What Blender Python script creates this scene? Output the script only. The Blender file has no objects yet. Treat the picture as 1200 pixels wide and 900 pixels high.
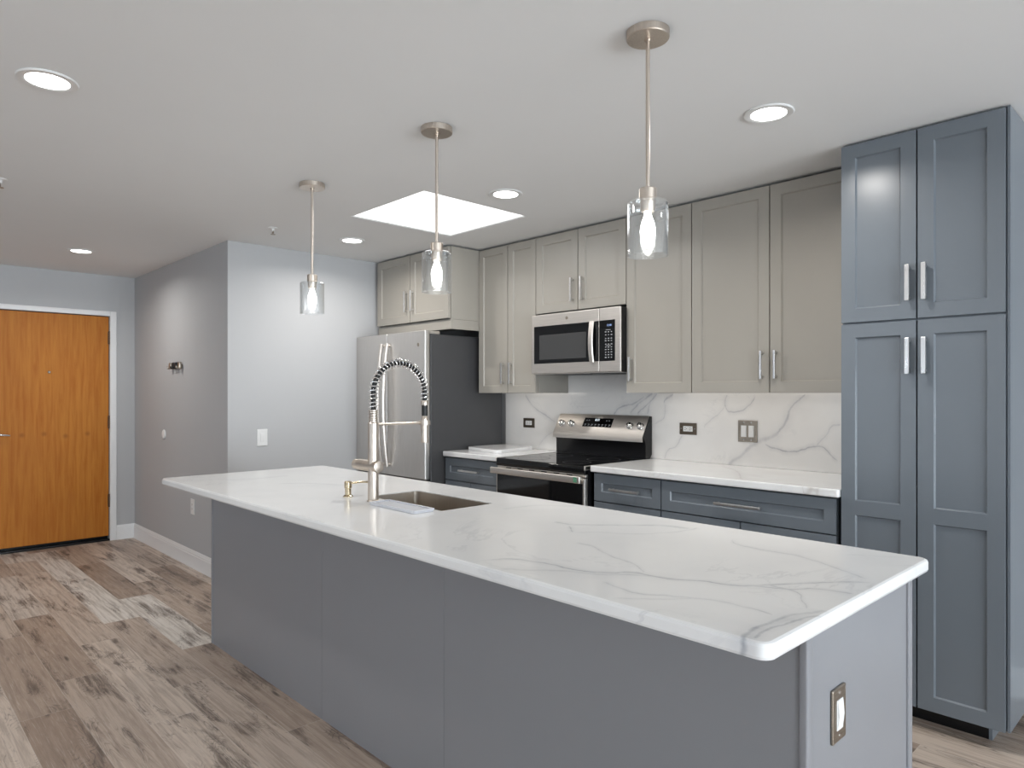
import bpy, bmesh, math, random
from mathutils import Vector, Matrix

S = bpy.context.scene
COL = S.collection
PI = math.pi

# ------------------------------------------------------------------ camera
CAM_H = 1.352
YAW = math.radians(46.379)
cam_data = bpy.data.cameras.new('camera')
cam = bpy.data.objects.new('camera', cam_data)
COL.objects.link(cam)
cam.location = (0, 0, CAM_H)
cam.rotation_euler = (PI / 2, 0, YAW)
cam_data.sensor_fit = 'HORIZONTAL'
cam_data.sensor_width = 36
cam_data.lens = 809.2 / 1200 * 36
cam_data.shift_y = 11.26 / 1200
cam_data.clip_start = 0.05
S.camera = cam

# ------------------------------------------------------------------ world, exposure, daylight
S.view_settings.view_transform = 'Standard'
S.view_settings.look = 'None'
S.view_settings.gamma = 1
S.view_settings.exposure = 0.40
S.view_settings.use_curve_mapping = False
world = bpy.data.worlds.new('world')
S.world = world
world.use_nodes = True
wb = world.node_tree.nodes['Background']
wb.inputs[0].default_value = (0.75, 0.86, 1.0, 1)
wb.inputs[1].default_value = 1.5
S.cycles.caustics_reflective = False
S.cycles.caustics_refractive = False


def area(name, loc, rot, sx, sy, power, color):
    l = bpy.data.lights.new(name, 'AREA')
    l.shape = 'RECTANGLE'
    l.size, l.size_y = sx, sy
    l.energy = power
    l.color = color
    o = bpy.data.objects.new(name, l)
    o.location = loc
    o.rotation_euler = rot
    COL.objects.link(o)
    return o


DAY = (0.88, 0.94, 1.0)
# sky light through the right windows; rear and upward-tilted lamps are added fill
area('daylight_right_window', (5.60, 2.05, 1.20), (0, PI / 2, 0), 2.2, 2.8, 122, DAY)
area('daylight_right_window_rear', (5.60, -1.45, 1.20), (0, PI / 2, 0), 2.2, 2.8, 122, DAY)
area('ceiling_fill_right', (5.85, 2.05, .30), (0, PI / 2 + .85, 0), 2.2, 2.8, 220, DAY)  # added lamp tilted upward to brighten the ceiling
area('ceiling_fill_right_rear', (5.85, -1.45, .30), (0, PI / 2 + .85, 0), 2.2, 2.8, 220, DAY)
area('room_fill_rear', (.6, -4.20, 1.35), (-PI / 2, 0, 0), 3.0, 1.7, 135, (0.97, 0.97, 1.0))  # added general fill from behind the camera
area('ceiling_fill_rear', (.6, -4.45, .55), (-PI / 2 - .85, 0, 0), 3.0, 1.7, 300, (0.98, 0.97, 0.98))
area('room_fill_rear_left', (-3.6, -4.20, 1.35), (-PI / 2, 0, 0), 2.6, 1.7, 135, (0.97, 0.97, 1.0))  # added fill to brighten the hall and entrance wall
area('ceiling_fill_rear_left', (-3.6, -4.45, .55), (-PI / 2 - .85, 0, 0), 2.6, 1.7, 300, (0.98, 0.97, 0.98))
SKY_W = 4
CAN_W = 6.5

# ------------------------------------------------------------------ dimensions
H = 2.436                      # ceiling
YK = 3.749                     # kitchen wall
XB = -4.92                     # wall behind the fridge
YH = 1.912                     # hallway wall
XD = -7.155                    # entrance wall
XR = 5.4
YS = -4.0

# ------------------------------------------------------------------ helpers


class M:
    """collects shapes given in world coordinates, relative to off"""

    def __init__(self, root=None):
        self.bm = bmesh.new()
        if root is None:
            self.off = Vector((0, 0, 0))
        elif isinstance(root, (tuple, list, Vector)):
            self.off = Vector(root)
        else:
            r = root
            while r.parent:
                r = r.parent
            self.off = Vector(r.location) if r.rotation_euler.z == 0 else Vector((0, 0, 0))

    def add(self, b):
        me = bpy.data.meshes.new('tmp')
        b.to_mesh(me)
        b.free()
        self.bm.from_mesh(me)
        bpy.data.meshes.remove(me)
        return self

    def box(self, x0, x1, y0, y1, z0, z1, bev=0.0, seg=2, xf=None):
        b = bmesh.new()
        bmesh.ops.create_cube(b, size=1)
        sx, sy, sz = abs(x1 - x0), abs(y1 - y0), abs(z1 - z0)
        for v in b.verts:
            v.co = Vector(((x0 + x1) / 2 + v.co.x * sx, (y0 + y1) / 2 + v.co.y * sy, (z0 + z1) / 2 + v.co.z * sz))
        if bev > 0:
            bmesh.ops.bevel(b, geom=b.edges[:], offset=min(bev, 0.45 * min(sx, sy, sz)), segments=seg, affect='EDGES', profile=0.5)
        if xf is not None:
            bmesh.ops.transform(b, matrix=xf, verts=b.verts)
        return self.add(b)

    def lathe(self, prof, c=(0, 0, 0), axis='z', seg=40, xf=None):
        """prof: list of (r, h); closed where r == 0"""
        b = bmesh.new()
        rings = []
        for r, h in prof:
            if r < 1e-6:
                rings.append([b.verts.new((0, 0, h))])
            else:
                rings.append([b.verts.new((r * math.cos(2 * PI * k / seg), r * math.sin(2 * PI * k / seg), h)) for k in range(seg)])
        for p, q in zip(rings, rings[1:]):
            for k in range(seg):
                k2 = (k + 1) % seg
                f = []
                if len(p) == 1 and len(q) == 1:
                    continue
                if len(p) == 1:
                    f = [p[0], q[k2], q[k]]
                elif len(q) == 1:
                    f = [p[k], p[k2], q[0]]
                else:
                    f = [p[k], p[k2], q[k2], q[k]]
                b.faces.new(f)
        bmesh.ops.recalc_face_normals(b, faces=b.faces)
        if axis == 'x':
            R = Matrix.Rotation(PI / 2, 4, 'Y')
        elif axis == 'y':
            R = Matrix.Rotation(-PI / 2, 4, 'X')
        else:
            R = Matrix.Identity(4)
        T = Matrix.Translation(Vector(c)) @ R
        if xf is not None:
            T = xf @ T
        bmesh.ops.transform(b, matrix=T, verts=b.verts)
        return self.add(b)

    def cyl(self, c, r, h, axis='z', seg=40, bev=0.0, xf=None):
        if bev > 0:
            return self.lathe([(0, 0), (r - bev, 0), (r - bev * .3, bev * .3), (r, bev), (r, h - bev), (r - bev * .3, h - bev * .3), (r - bev, h), (0, h)], c, axis, seg, xf)
        return self.lathe([(0, 0), (r, 0), (r, h), (0, h)], c, axis, seg, xf)

    def tube(self, pts, r, seg=12, closed_ends=True, rr=None):
        b = bmesh.new()
        pts = [Vector(p) for p in pts]
        n = len(pts)
        t0 = (pts[1] - pts[0]).normalized()
        up = Vector((0, 0, 1)) if abs(t0.z) < .9 else Vector((1, 0, 0))
        nv = t0.cross(up).normalized()
        rings = []
        for i, p in enumerate(pts):
            t = (pts[min(i + 1, n - 1)] - pts[max(i - 1, 0)]).normalized()
            nv = (nv - t * nv.dot(t)).normalized()
            bv = t.cross(nv)
            ri = rr[i] if rr else r
            rings.append([b.verts.new(p + nv * (ri * math.cos(2 * PI * k / seg)) + bv * (ri * math.sin(2 * PI * k / seg))) for k in range(seg)])
        for p, q in zip(rings, rings[1:]):
            for k in range(seg):
                b.faces.new((p[k], p[(k + 1) % seg], q[(k + 1) % seg], q[k]))
        if closed_ends:
            b.faces.new(rings[0][::-1])
            b.faces.new(rings[-1])
        bmesh.ops.recalc_face_normals(b, faces=b.faces)
        return self.add(b)

    def prism(self, poly, a, b_, axis='x', bev=0.0):
        """poly in the two other axes (y,z for x; x,z for y; x,y for z)"""
        b = bmesh.new()

        def P(u, v, w):
            return {'x': (w, u, v), 'y': (u, w, v), 'z': (u, v, w)}[axis]
        lo = [b.verts.new(P(u, v, a)) for u, v in poly]
        hi = [b.verts.new(P(u, v, b_)) for u, v in poly]
        b.faces.new(lo)
        b.faces.new(hi)
        n = len(poly)
        for k in range(n):
            b.faces.new((lo[k], lo[(k + 1) % n], hi[(k + 1) % n], hi[k]))
        bmesh.ops.recalc_face_normals(b, faces=b.faces)
        if bev > 0:
            bmesh.ops.bevel(b, geom=b.edges[:], offset=bev, segments=2, affect='EDGES', profile=0.5)
        return self.add(b)

    def slab(self, x0, x1, y0, y1, z0, z1, rc, re, hole=None):
        """stone slab: rounded corners rc, eased edges re, hole = (x0,x1,y0,y1,r)"""
        def rr(x0, x1, y0, y1, r, ins, n=8):
            x0, x1, y0, y1 = x0 + ins, x1 - ins, y0 + ins, y1 - ins
            r = max(r - ins, 0.0005)
            out = []
            for cx, cy, a in ((x1 - r, y1 - r, 0), (x0 + r, y1 - r, 90), (x0 + r, y0 + r, 180), (x1 - r, y0 + r, 270)):
                for k in range(n + 1):
                    t = math.radians(a + 90 * k / n)
                    out.append((cx + r * math.cos(t), cy + r * math.sin(t)))
            return out
        b = bmesh.new()
        prof = [(re, z0), (re * .3, z0 + re * .3), (0, z0 + re), (0, z1 - re), (re * .3, z1 - re * .3), (re, z1)]
        loops = [[b.verts.new((x, y, z)) for x, y in rr(x0, x1, y0, y1, rc, ins)] for ins, z in prof]
        n = len(loops[0])
        for p, q in zip(loops, loops[1:]):
            for k in range(n):
                b.faces.new((p[k], p[(k + 1) % n], q[(k + 1) % n], q[k]))
        hl = []
        if hole:
            hx0, hx1, hy0, hy1, hr = hole   # sharp-cornered cut-out
            for z in (z0, z1):
                hl.append([b.verts.new((x, y, z)) for x, y in rr(hx0, hx1, hy0, hy1, hr, 0)])
            m = len(hl[0])
            for k in range(m):
                b.faces.new((hl[0][k], hl[1][k], hl[1][(k + 1) % m], hl[0][(k + 1) % m]))
        for li, z in ((0, 0), (-1, 1)):
            if hole:
                ed = []
                for lp in (loops[li], hl[z]):
                    for k in range(len(lp)):
                        e = b.edges.get((lp[k], lp[(k + 1) % len(lp)]))
                        ed.append(e)
                bmesh.ops.triangle_fill(b, use_beauty=True, use_dissolve=False, edges=ed)
            else:
                b.faces.new(loops[li])
        bmesh.ops.recalc_face_normals(b, faces=b.faces)
        return self.add(b)

    def build(self, name, mat, parent=None, label=None, smooth=32):
        bm = self.bm
        bmesh.ops.translate(bm, vec=-self.off, verts=bm.verts)
        lim = math.radians(smooth)
        for f in bm.faces:
            f.smooth = True
        for e in bm.edges:
            if len(e.link_faces) == 2:
                a, c = (f.calc_area() for f in e.link_faces)
                ang = e.calc_face_angle(0)
                e.smooth = ang < lim and (ang < .14 or max(a, c) < 12 * min(a, c) + 1e-9)
            else:
                e.smooth = False
        me = bpy.data.meshes.new(name)
        bm.to_mesh(me)
        bm.free()
        me.materials.append(mat)
        o = bpy.data.objects.new(name, me)
        COL.objects.link(o)
        if parent is not None:
            o.parent = parent
        else:
            o.location = self.off
        if label:
            o['label'] = label
        return o


def tag(o, label, cat, group=None, kind=None):
    o['label'] = label
    o['category'] = cat
    if group:
        o['group'] = group
    if kind:
        o['kind'] = kind
    return o


def struct(o, label=None, cat=None):
    o['kind'] = 'structure'
    if label:
        o['label'] = label
    if cat:
        o['category'] = cat
    return o


def thing(name, label, cat, loc, rz=0.0, group=None):
    o = bpy.data.objects.new(name, None)
    o.empty_display_size = 0.1
    o.location = loc
    o.rotation_euler = (0, 0, rz)
    COL.objects.link(o)
    return tag(o, label, cat, group)


def copy_tree(o, parent=None):
    c = o.copy()
    COL.objects.link(c)
    if parent is not None:
        c.parent = parent
    for ch in list(o.children):
        copy_tree(ch, c)
    return c


def dup(o, loc, label):
    c = copy_tree(o)
    c.location = loc
    c['label'] = label
    return c


def text_bm(txt, size):
    cu = bpy.data.curves.new('txt', 'FONT')
    cu.body = txt
    cu.size = size
    cu.extrude = 0.0004
    cu.align_x = 'CENTER'
    cu.align_y = 'CENTER'
    o = bpy.data.objects.new('txt', cu)
    COL.objects.link(o)
    dg = bpy.context.evaluated_depsgraph_get()
    dg.update()
    me = bpy.data.meshes.new_from_object(o.evaluated_get(dg))
    bpy.data.objects.remove(o)
    bpy.data.curves.remove(cu)
    b = bmesh.new()
    b.from_mesh(me)
    bpy.data.meshes.remove(me)
    bmesh.ops.rotate(b, matrix=Matrix.Rotation(PI / 2, 3, 'X'), verts=b.verts)   # upright, facing -y
    return b


# ------------------------------------------------------------------ materials
def srgb(r, g, b):
    def f(c):
        c /= 255
        return c / 12.92 if c <= .04045 else ((c + .055) / 1.055) ** 2.4
    return (f(r), f(g), f(b), 1)


class NT:
    def __init__(self, name):
        self.mat = bpy.data.materials.new(name)
        self.mat.use_nodes = True
        self.t = self.mat.node_tree
        self.bsdf = self.t.nodes['Principled BSDF']
        self.out = self.t.nodes['Material Output']

    def n(self, typ, **kw):
        nd = self.t.nodes.new(typ)
        for k, v in kw.items():
            setattr(nd, k, v)
        return nd

    def link(self, a, b):
        self.t.links.new(a, b)

    def math(self, op, a, b=None, c=None, clamp=False):
        nd = self.n('ShaderNodeMath', operation=op, use_clamp=clamp)
        for i, v in enumerate((a, b, c)):
            if v is None:
                continue
            if isinstance(v, (int, float)):
                nd.inputs[i].default_value = v
            else:
                self.link(v, nd.inputs[i])
        return nd.outputs[0]

    def maprange(self, v, a, b, c, d, smooth=False):
        nd = self.n('ShaderNodeMapRange', interpolation_type='SMOOTHSTEP' if smooth else 'LINEAR')
        for i, x in enumerate((v, a, b, c, d)):
            if isinstance(x, (int, float)):
                nd.inputs[i].default_value = x
            else:
                self.link(x, nd.inputs[i])
        return nd.outputs[0]

    def mix(self, fac, a, b):
        nd = self.n('ShaderNodeMix', data_type='RGBA')
        for s, v in ((0, fac), (6, a), (7, b)):
            if isinstance(v, (int, float)):
                nd.inputs[s].default_value = v
            elif isinstance(v, tuple):
                nd.inputs[s].default_value = v
            else:
                self.link(v, nd.inputs[s])
        return nd.outputs[2]

    def ramp(self, fac, stops):
        nd = self.n('ShaderNodeValToRGB')
        cr = nd.color_ramp
        while len(cr.elements) < len(stops):
            cr.elements.new(0.5)
        for e, (p, c) in zip(cr.elements, stops):
            e.position = p
            e.color = c
        self.link(fac, nd.inputs[0])
        return nd.outputs[0]

    def noise(self, vec, scale, detail=4, rough=.55, dist=0.0):
        nd = self.n('ShaderNodeTexNoise')
        nd.inputs['Scale'].default_value = scale
        nd.inputs['Detail'].default_value = detail
        nd.inputs['Roughness'].default_value = rough
        nd.inputs['Distortion'].default_value = dist
        if vec is not None:
            self.link(vec, nd.inputs['Vector'])
        return nd

    def comb(self, x, y, z):
        nd = self.n('ShaderNodeCombineXYZ')
        for i, v in enumerate((x, y, z)):
            if isinstance(v, (int, float)):
                nd.inputs[i].default_value = v
            else:
                self.link(v, nd.inputs[i])
        return nd.outputs[0]

    def coords(self, scale=(1, 1, 1), offset=(0, 0, 0)):
        tc = self.n('ShaderNodeTexCoord')
        mp = self.n('ShaderNodeMapping')
        mp.inputs['Scale'].default_value = scale
        mp.inputs['Location'].default_value = offset
        self.link(tc.outputs['Object'], mp.inputs['Vector'])
        return mp.outputs[0]

    def base(self, sock):
        self.link(sock, self.bsdf.inputs['Base Color'])

    def set(self, **kw):
        for k, v in kw.items():
            self.bsdf.inputs[k.replace('_', ' ')].default_value = v

    def bump(self, h, strength, dist=.002):
        nd = self.n('ShaderNodeBump')
        nd.inputs['Strength'].default_value = strength
        nd.inputs['Distance'].default_value = dist
        self.link(h, nd.inputs['Height'])
        self.link(nd.outputs[0], self.bsdf.inputs['Normal'])


def paint(name, col, rough, var=.02, spec=.5):
    m = NT(name)
    n = m.noise(m.coords(), 3.0, 3)
    c2 = tuple(max(0, c * (1 - var * 4)) for c in col[:3]) + (1,)
    m.base(m.mix(m.maprange(n.outputs[0], .35, .7, 0, .5), col, c2))
    m.set(Roughness=rough)
    m.bsdf.inputs['Specular IOR Level'].default_value = spec
    n2 = m.noise(m.coords(), 220, 2)
    m.bump(n2.outputs[0], .04, .001)
    return m.mat


def metal(name, col, rough, brush=(1, 1, 60), amount=.25, metallic=1.0):
    m = NT(name)
    n = m.noise(m.coords(brush), 8, 4)
    c2 = tuple(c * (1 - amount) for c in col[:3]) + (1,)
    m.base(m.mix(m.maprange(n.outputs[0], .3, .7, 0, 1), col, c2))
    m.set(Metallic=metallic)
    m.link(m.maprange(n.outputs[0], .3, .7, rough * .85, rough * 1.15), m.bsdf.inputs['Roughness'])
    return m.mat


def plain(name, col, rough, metallic=0.0, spec=.5, coat=0.0):
    m = NT(name)
    n = m.noise(m.coords(), 14, 2)
    c2 = tuple(c * .94 for c in col[:3]) + (1,)
    m.base(m.mix(n.outputs[0], col, c2))
    m.set(Roughness=rough, Metallic=metallic)
    m.bsdf.inputs['Specular IOR Level'].default_value = spec
    m.bsdf.inputs['Coat Weight'].default_value = coat
    return m.mat


def emit(name, col, strength):
    m = NT(name)
    m.set(Base_Color=col, Emission_Color=col, Emission_Strength=strength)
    return m.mat


def thin_glass(name, tint=(.97, .98, .98, 1), edge=.5, rough=.02, base=.05):
    m = NT(name)
    tr = m.n('ShaderNodeBsdfTransparent')
    tr.inputs[0].default_value = tint
    gl = m.n('ShaderNodeBsdfGlossy')
    gl.inputs['Color'].default_value = (1, 1, 1, 1)
    gl.inputs['Roughness'].default_value = rough
    lw = m.n('ShaderNodeLayerWeight')
    lw.inputs[0].default_value = .25
    f = m.maprange(lw.outputs['Facing'], 0, 1, base, edge)
    mx = m.n('ShaderNodeMixShader')
    m.link(f, mx.inputs[0])
    m.link(tr.outputs[0], mx.inputs[1])
    m.link(gl.outputs[0], mx.inputs[2])
    m.link(mx.outputs[0], m.out.inputs['Surface'])
    return m.mat


def quartz(name, origin, plane, veins, base=(.79, .79, .785, 1), vein=(.30, .32, .365, 1), loose=.35, seed=0.0):
    """white veined quartz; veins: list of (points in plane coords (world), width, strength)"""
    m = NT(name)
    tc = m.n('ShaderNodeTexCoord')
    va = m.n('ShaderNodeVectorMath', operation='ADD')
    va.inputs[1].default_value = origin
    m.link(tc.outputs['Object'], va.inputs[0])
    P = va.outputs[0]
    # wobble
    nz = m.noise(P, 5.5, 5, .62)
    wv = m.n('ShaderNodeVectorMath', operation='SUBTRACT')
    m.link(nz.outputs['Color'], wv.inputs[0])
    wv.inputs[1].default_value = (.5, .5, .5)
    ws = m.n('ShaderNodeVectorMath', operation='SCALE')
    m.link(wv.outputs[0], ws.inputs[0])
    ws.inputs['Scale'].default_value = .055
    wa = m.n('ShaderNodeVectorMath', operation='ADD')
    m.link(P, wa.inputs[0])
    m.link(ws.outputs[0], wa.inputs[1])
    sp = m.n('ShaderNodeSeparateXYZ')
    m.link(wa.outputs[0], sp.inputs[0])
    A0 = sp.outputs[0]
    B0 = sp.outputs[1 if plane == 'xy' else 2]
    tot = None
    for pts, w, s in veins:
        aspan = abs(pts[-1][0] - pts[0][0])
        bspan = abs(pts[-1][1] - pts[0][1])
        if bspan > aspan:
            A, B = B0, A0
            pts = [(q, p) for p, q in pts]
        else:
            A, B = A0, B0
        if pts[0][0] > pts[-1][0]:
            pts = pts[::-1]
        mono = [pts[0]]
        for p in pts[1:]:
            if p[0] > mono[-1][0] + .004:
                mono.append(p)
        pts = mono
        if len(pts) < 2:
            continue
        a0, a1 = pts[0][0], pts[-1][0]
        b0, b1 = min(p[1] for p in pts), max(p[1] for p in pts)
        if b1 - b0 < .01:
            b1 = b0 + .01
        t = m.maprange(A, a0, a1, 0, 1)
        fc = m.n('ShaderNodeFloatCurve')
        cv = fc.mapping.curves[0]
        cv.points[0].location = (0, (pts[0][1] - b0) / (b1 - b0))
        cv.points[1].location = (1, (pts[-1][1] - b0) / (b1 - b0))
        for p in pts[1:-1]:
            cv.points.new((p[0] - a0) / (a1 - a0), (p[1] - b0) / (b1 - b0))
        for p in cv.points:
            p.handle_type = 'AUTO_CLAMPED'
        fc.mapping.update()
        m.link(t, fc.inputs['Value'])
        bb = m.maprange(fc.outputs[0], 0, 1, b0, b1)
        d = m.math('ABSOLUTE', m.math('SUBTRACT', B, bb))
        slope = abs(pts[-1][1] - pts[0][1]) / (a1 - a0)
        k = math.sqrt(1 + slope * slope)
        core = m.maprange(d, 0, w * k, s * .7, 0, True)
        halo = m.maprange(d, 0, w * 5 * k, s * .3, 0, True)
        e = m.math('SUBTRACT', .5, m.math('ABSOLUTE', m.math('SUBTRACT', t, .5)))
        traw = m.n('ShaderNodeMapRange')
        traw.clamp = False
        m.link(A, traw.inputs[0])
        for i, x in ((1, a0), (2, a1), (3, 0), (4, 1)):
            traw.inputs[i].default_value = x
        e = m.math('SUBTRACT', .5, m.math('ABSOLUTE', m.math('SUBTRACT', traw.outputs[0], .5)))
        end = m.maprange(e, 0, .06, 0, 1, True)
        v = m.math('MULTIPLY', m.math('ADD', core, halo), end)
        tot = v if tot is None else m.math('MAXIMUM', tot, v)
    # loose faint natural veining
    n2 = m.noise(P, 1.3 + seed, 6, .6, 1.2)
    r = m.math('ABSOLUTE', m.math('SUBTRACT', n2.outputs[0], .5))
    lv = m.maprange(r, 0, .012, loose * .5, 0, True)
    brk = m.maprange(m.noise(P, 2.6, 2).outputs[0], .45, .62, 0, 1, True)
    lv = m.math('MULTIPLY', lv, brk)
    tot = lv if tot is None else m.math('MAXIMUM', tot, lv)
    mod = m.maprange(m.noise(P, 14, 3).outputs[0], .3, .65, .45, 1.1)
    tot = m.math('MULTIPLY', tot, mod, clamp=True)
    cloud = m.maprange(m.noise(P, 3.2, 4).outputs[0], .4, .75, 0, .10, True)
    tot = m.math('ADD', tot, cloud, clamp=True)
    m.base(m.mix(tot, base, vein))
    m.set(Roughness=.14)
    m.bsdf.inputs['Specular IOR Level'].default_value = .45
    return m.mat


def plank_floor():
    m = NT('vinyl_plank')
    tc = m.n('ShaderNodeTexCoord')
    sp = m.n('ShaderNodeSeparateXYZ')
    m.link(tc.outputs['Object'], sp.inputs[0])
    X, Y = sp.outputs[0], sp.outputs[1]
    PW, PL = .191, 1.22
    rowf = m.math('DIVIDE', m.math('SUBTRACT', Y, .683), PW)
    row = m.math('FLOOR', rowf)
    fy = m.math('SUBTRACT', rowf, row)
    # end joints: stagger per row (rows 0 and 1 as seen: -3.89 and -4.28)
    wn = m.n('ShaderNodeTexWhiteNoise', noise_dimensions='1D')
    m.link(m.math('ADD', row, 17.0), wn.inputs['W'])
    known = m.math('MULTIPLY', row, -.39)
    offs = m.math('ADD', m.math('ADD', known, m.math('MULTIPLY', wn.outputs['Value'], .10)), -3.89)
    colf = m.math('DIVIDE', m.math('SUBTRACT', X, offs), PL)
    col = m.math('FLOOR', colf)
    fx = m.math('SUBTRACT', colf, col)
    idv = m.comb(row, col, 3.0)
    wn2 = m.n('ShaderNodeTexWhiteNoise', noise_dimensions='3D')
    m.link(idv, wn2.inputs['Vector'])
    rnd = wn2.outputs['Value']
    sc = m.n('ShaderNodeSeparateColor')
    m.link(wn2.outputs['Color'], sc.inputs[0])
    r2, r3 = sc.outputs[1], sc.outputs[2]
    # grain coordinates, shifted per plank
    gx = m.math('ADD', X, m.math('MULTIPLY', rnd, 31.0))
    gy = m.math('ADD', Y, m.math('MULTIPLY', r2, 17.0))
    g1 = m.noise(m.comb(m.math('MULTIPLY', gx, 2.4), m.math('MULTIPLY', gy, 46.0), 0.0), 1.0, 6, .66, .5)
    g2 = m.noise(m.comb(m.math('MULTIPLY', gx, 7.0), m.math('MULTIPLY', gy, 170.0), 0.0), 1.0, 4, .65)
    # long dark weathered patches inside a board
    blot = m.noise(m.comb(m.math('MULTIPLY', gx, 1.9), m.math('MULTIPLY', gy, 9.0), 4.0), 1.0, 5, .62, .5)
    # cathedral figure: contour lines of a stretched field
    rn = m.noise(m.comb(m.math('MULTIPLY', gx, 1.3), m.math('MULTIPLY', gy, 7.0), 9.0), 1.0, 3, .5, .35)
    ring = m.math('ABSOLUTE', m.math('SINE', m.math('MULTIPLY', rn.outputs[0], 120.0)))
    ringline = m.maprange(ring, 0, .5, 1, 0, True)
    tone = m.mix(rnd, srgb(206, 191, 177), srgb(160, 141, 126))
    tone = m.mix(m.maprange(r3, .80, .9, 0, .85), tone, srgb(214, 208, 200))
    tone = m.mix(m.maprange(r3, .0, .22, .55, 0), tone, srgb(138, 116, 100))
    c = m.mix(m.maprange(g1.outputs[0], .42, .62, 0, .42, True), tone, srgb(124, 106, 93))
    bl = m.maprange(blot.outputs[0], .51, .64, 0, 1, True)
    grainy = m.maprange(g1.outputs[0], .36, .60, .35, .95, True)
    c = m.mix(m.math('MULTIPLY', m.math('MULTIPLY', bl, grainy), .82), c, srgb(84, 71, 63))
    rl = m.math('MULTIPLY', ringline, m.maprange(blot.outputs[0], .46, .57, 0, .6, True))
    c = m.mix(rl, c, srgb(78, 67, 60))
    c = m.mix(m.maprange(g2.outputs[0], .52, .70, 0, .32, True), c, srgb(214, 205, 195))
    kn = m.n('ShaderNodeTexVoronoi')
    kn.inputs['Scale'].default_value = 1.0
    kw = m.math('ADD', m.math('MULTIPLY', gy, 6.5), m.math('MULTIPLY', rn.outputs[0], 1.2))
    m.link(m.comb(m.math('MULTIPLY', gx, 1.7), kw, 2.0), kn.inputs['Vector'])
    c = m.mix(m.maprange(kn.outputs['Distance'], .02, .12, .85, 0, True), c, srgb(58, 48, 42))
    # joints
    ey = m.math('SUBTRACT', .5, m.math('ABSOLUTE', m.math('SUBTRACT', fy, .5)))
    ex = m.math('SUBTRACT', .5, m.math('ABSOLUTE', m.math('SUBTRACT', fx, .5)))
    jy = m.maprange(ey, 0, .012, 1, 0)
    jx = m.maprange(ex, 0, .0018, 1, 0)
    j = m.math('MAXIMUM', jx, jy)
    c = m.mix(m.math('MULTIPLY', j, .55), c, srgb(210, 200, 190))
    m.base(c)
    m.link(m.maprange(g1.outputs[0], .3, .7, .38, .52), m.bsdf.inputs['Roughness'])
    m.bsdf.inputs['Specular IOR Level'].default_value = .4
    m.bump(m.math('SUBTRACT', g1.outputs[0], m.math('MULTIPLY', j, .6)), .18, .002)
    return m.mat


def door_wood():
    m = NT('maple_veneer')
    n1 = m.noise(m.coords((1, 16, 1.0)), 2.2, 6, .55, .5)
    n2 = m.noise(m.coords((1, 120, 4)), 3, 4, .6)
    n3 = m.noise(m.coords((1, 1.2, .7)), 1.4, 3)
    c = m.mix(m.maprange(n1.outputs[0], .35, .68, 0, 1), srgb(190, 122, 44), srgb(170, 98, 24))
    c = m.mix(m.maprange(n2.outputs[0], .45, .75, 0, .18), c, srgb(206, 144, 64))
    c = m.mix(m.maprange(n3.outputs[0], .4, .7, 0, .3), c, srgb(158, 94, 30))
    # a row of small knots across the middle of the veneer
    tc = m.n('ShaderNodeTexCoord')
    best = None
    for ky, kz in ((-.66, .995), (-.50, 1.0), (-.34, .975), (-.17, .99)):
        v = m.n('ShaderNodeVectorMath', operation='DISTANCE')
        m.link(tc.outputs['Object'], v.inputs[0])
        v.inputs[1].default_value = (0.02, ky, kz)
        k = m.maprange(v.outputs['Value'], .0, .032, .5, 0, True)
        best = k if best is None else m.math('MAXIMUM', best, k)
    c = m.mix(best, c, srgb(120, 66, 26))
    m.base(c)
    m.set(Roughness=.5)
    m.bsdf.inputs['Specular IOR Level'].default_value = .25
    return m.mat


WALLP = paint('wall_paint', (.475, .478, .485, 1), .6, .005, .3)
CEILP = paint('ceiling_paint', (.82, .82, .815, 1), .8, .005, .2)
TRIMP = paint('white_trim', (.80, .80, .80, 1), .35, .005)
GREIGE = paint('greige_lacquer', srgb(163, 158, 149), .38, .008)
BLUE = paint('slate_blue_lacquer', srgb(108, 115, 122), .28, .008)
ISLE = paint('slate_lacquer_with_bounce', srgb(134, 135, 139), .34, .008)  # pantry paint again, made lighter and greyer for warm floor bounce
DARKIN = plain('dark_recess', (.01, .01, .012, 1), .8)
STEEL = metal('brushed_stainless', (.76, .715, .665, 1), .40, (1, 1, 70), .18)
STEELV = metal('fridge_stainless', (.68, .655, .63, 1), .38, (70, 70, 1), .08)
NICKEL = metal('brushed_nickel', (.66, .585, .51, 1), .36, (40, 40, 2), .15)
SATIN = metal('satin_nickel_pull', (.74, .73, .72, 1), .30, (30, 30, 2), .1)
CHROME = metal('polished_chrome', (.82, .82, .82, 1), .10, (1, 1, 1), .05)
BRASSY = metal('champagne_nickel', (.60, .50, .34, 1), .24, (30, 30, 2), .15)
PLATE = metal('nickel_wall_plate', (.42, .37, .31, 1), .34, (4, 4, 60), .2)
BRONZE = metal('bronze_wall_plate', (.22, .18, .14, 1), .38, (4, 4, 60), .2)
SINKM = metal('sink_steel', (.60, .54, .47, 1), .38, (60, 2, 2), .15)
BLACKG = plain('black_ceramic_glass', (.004, .004, .0045, 1), .05, 0, .5)
BLACKP = plain('black_enamel', (.008, .008, .009, 1), .25, 0, .35)
CHAR = plain('charcoal_enamel', (.055, .055, .058, 1), .42)
SMOKE = plain('smoked_glass', (.055, .055, .055, 1), .12)
RUBBER = plain('black_rubber', (.01, .01, .01, 1), .55)
WHITEP = plain('white_plastic', (.80, .80, .79, 1), .35)
INK = plain('pale_print', (.34, .35, .36, 1), .5)
ACRYL = plain('frosted_acrylic', (.62, .635, .68, 1), .22, 0, .6)
GREEN = plain('green_sticker', (.10, .28, .17, 1), .5)
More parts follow.
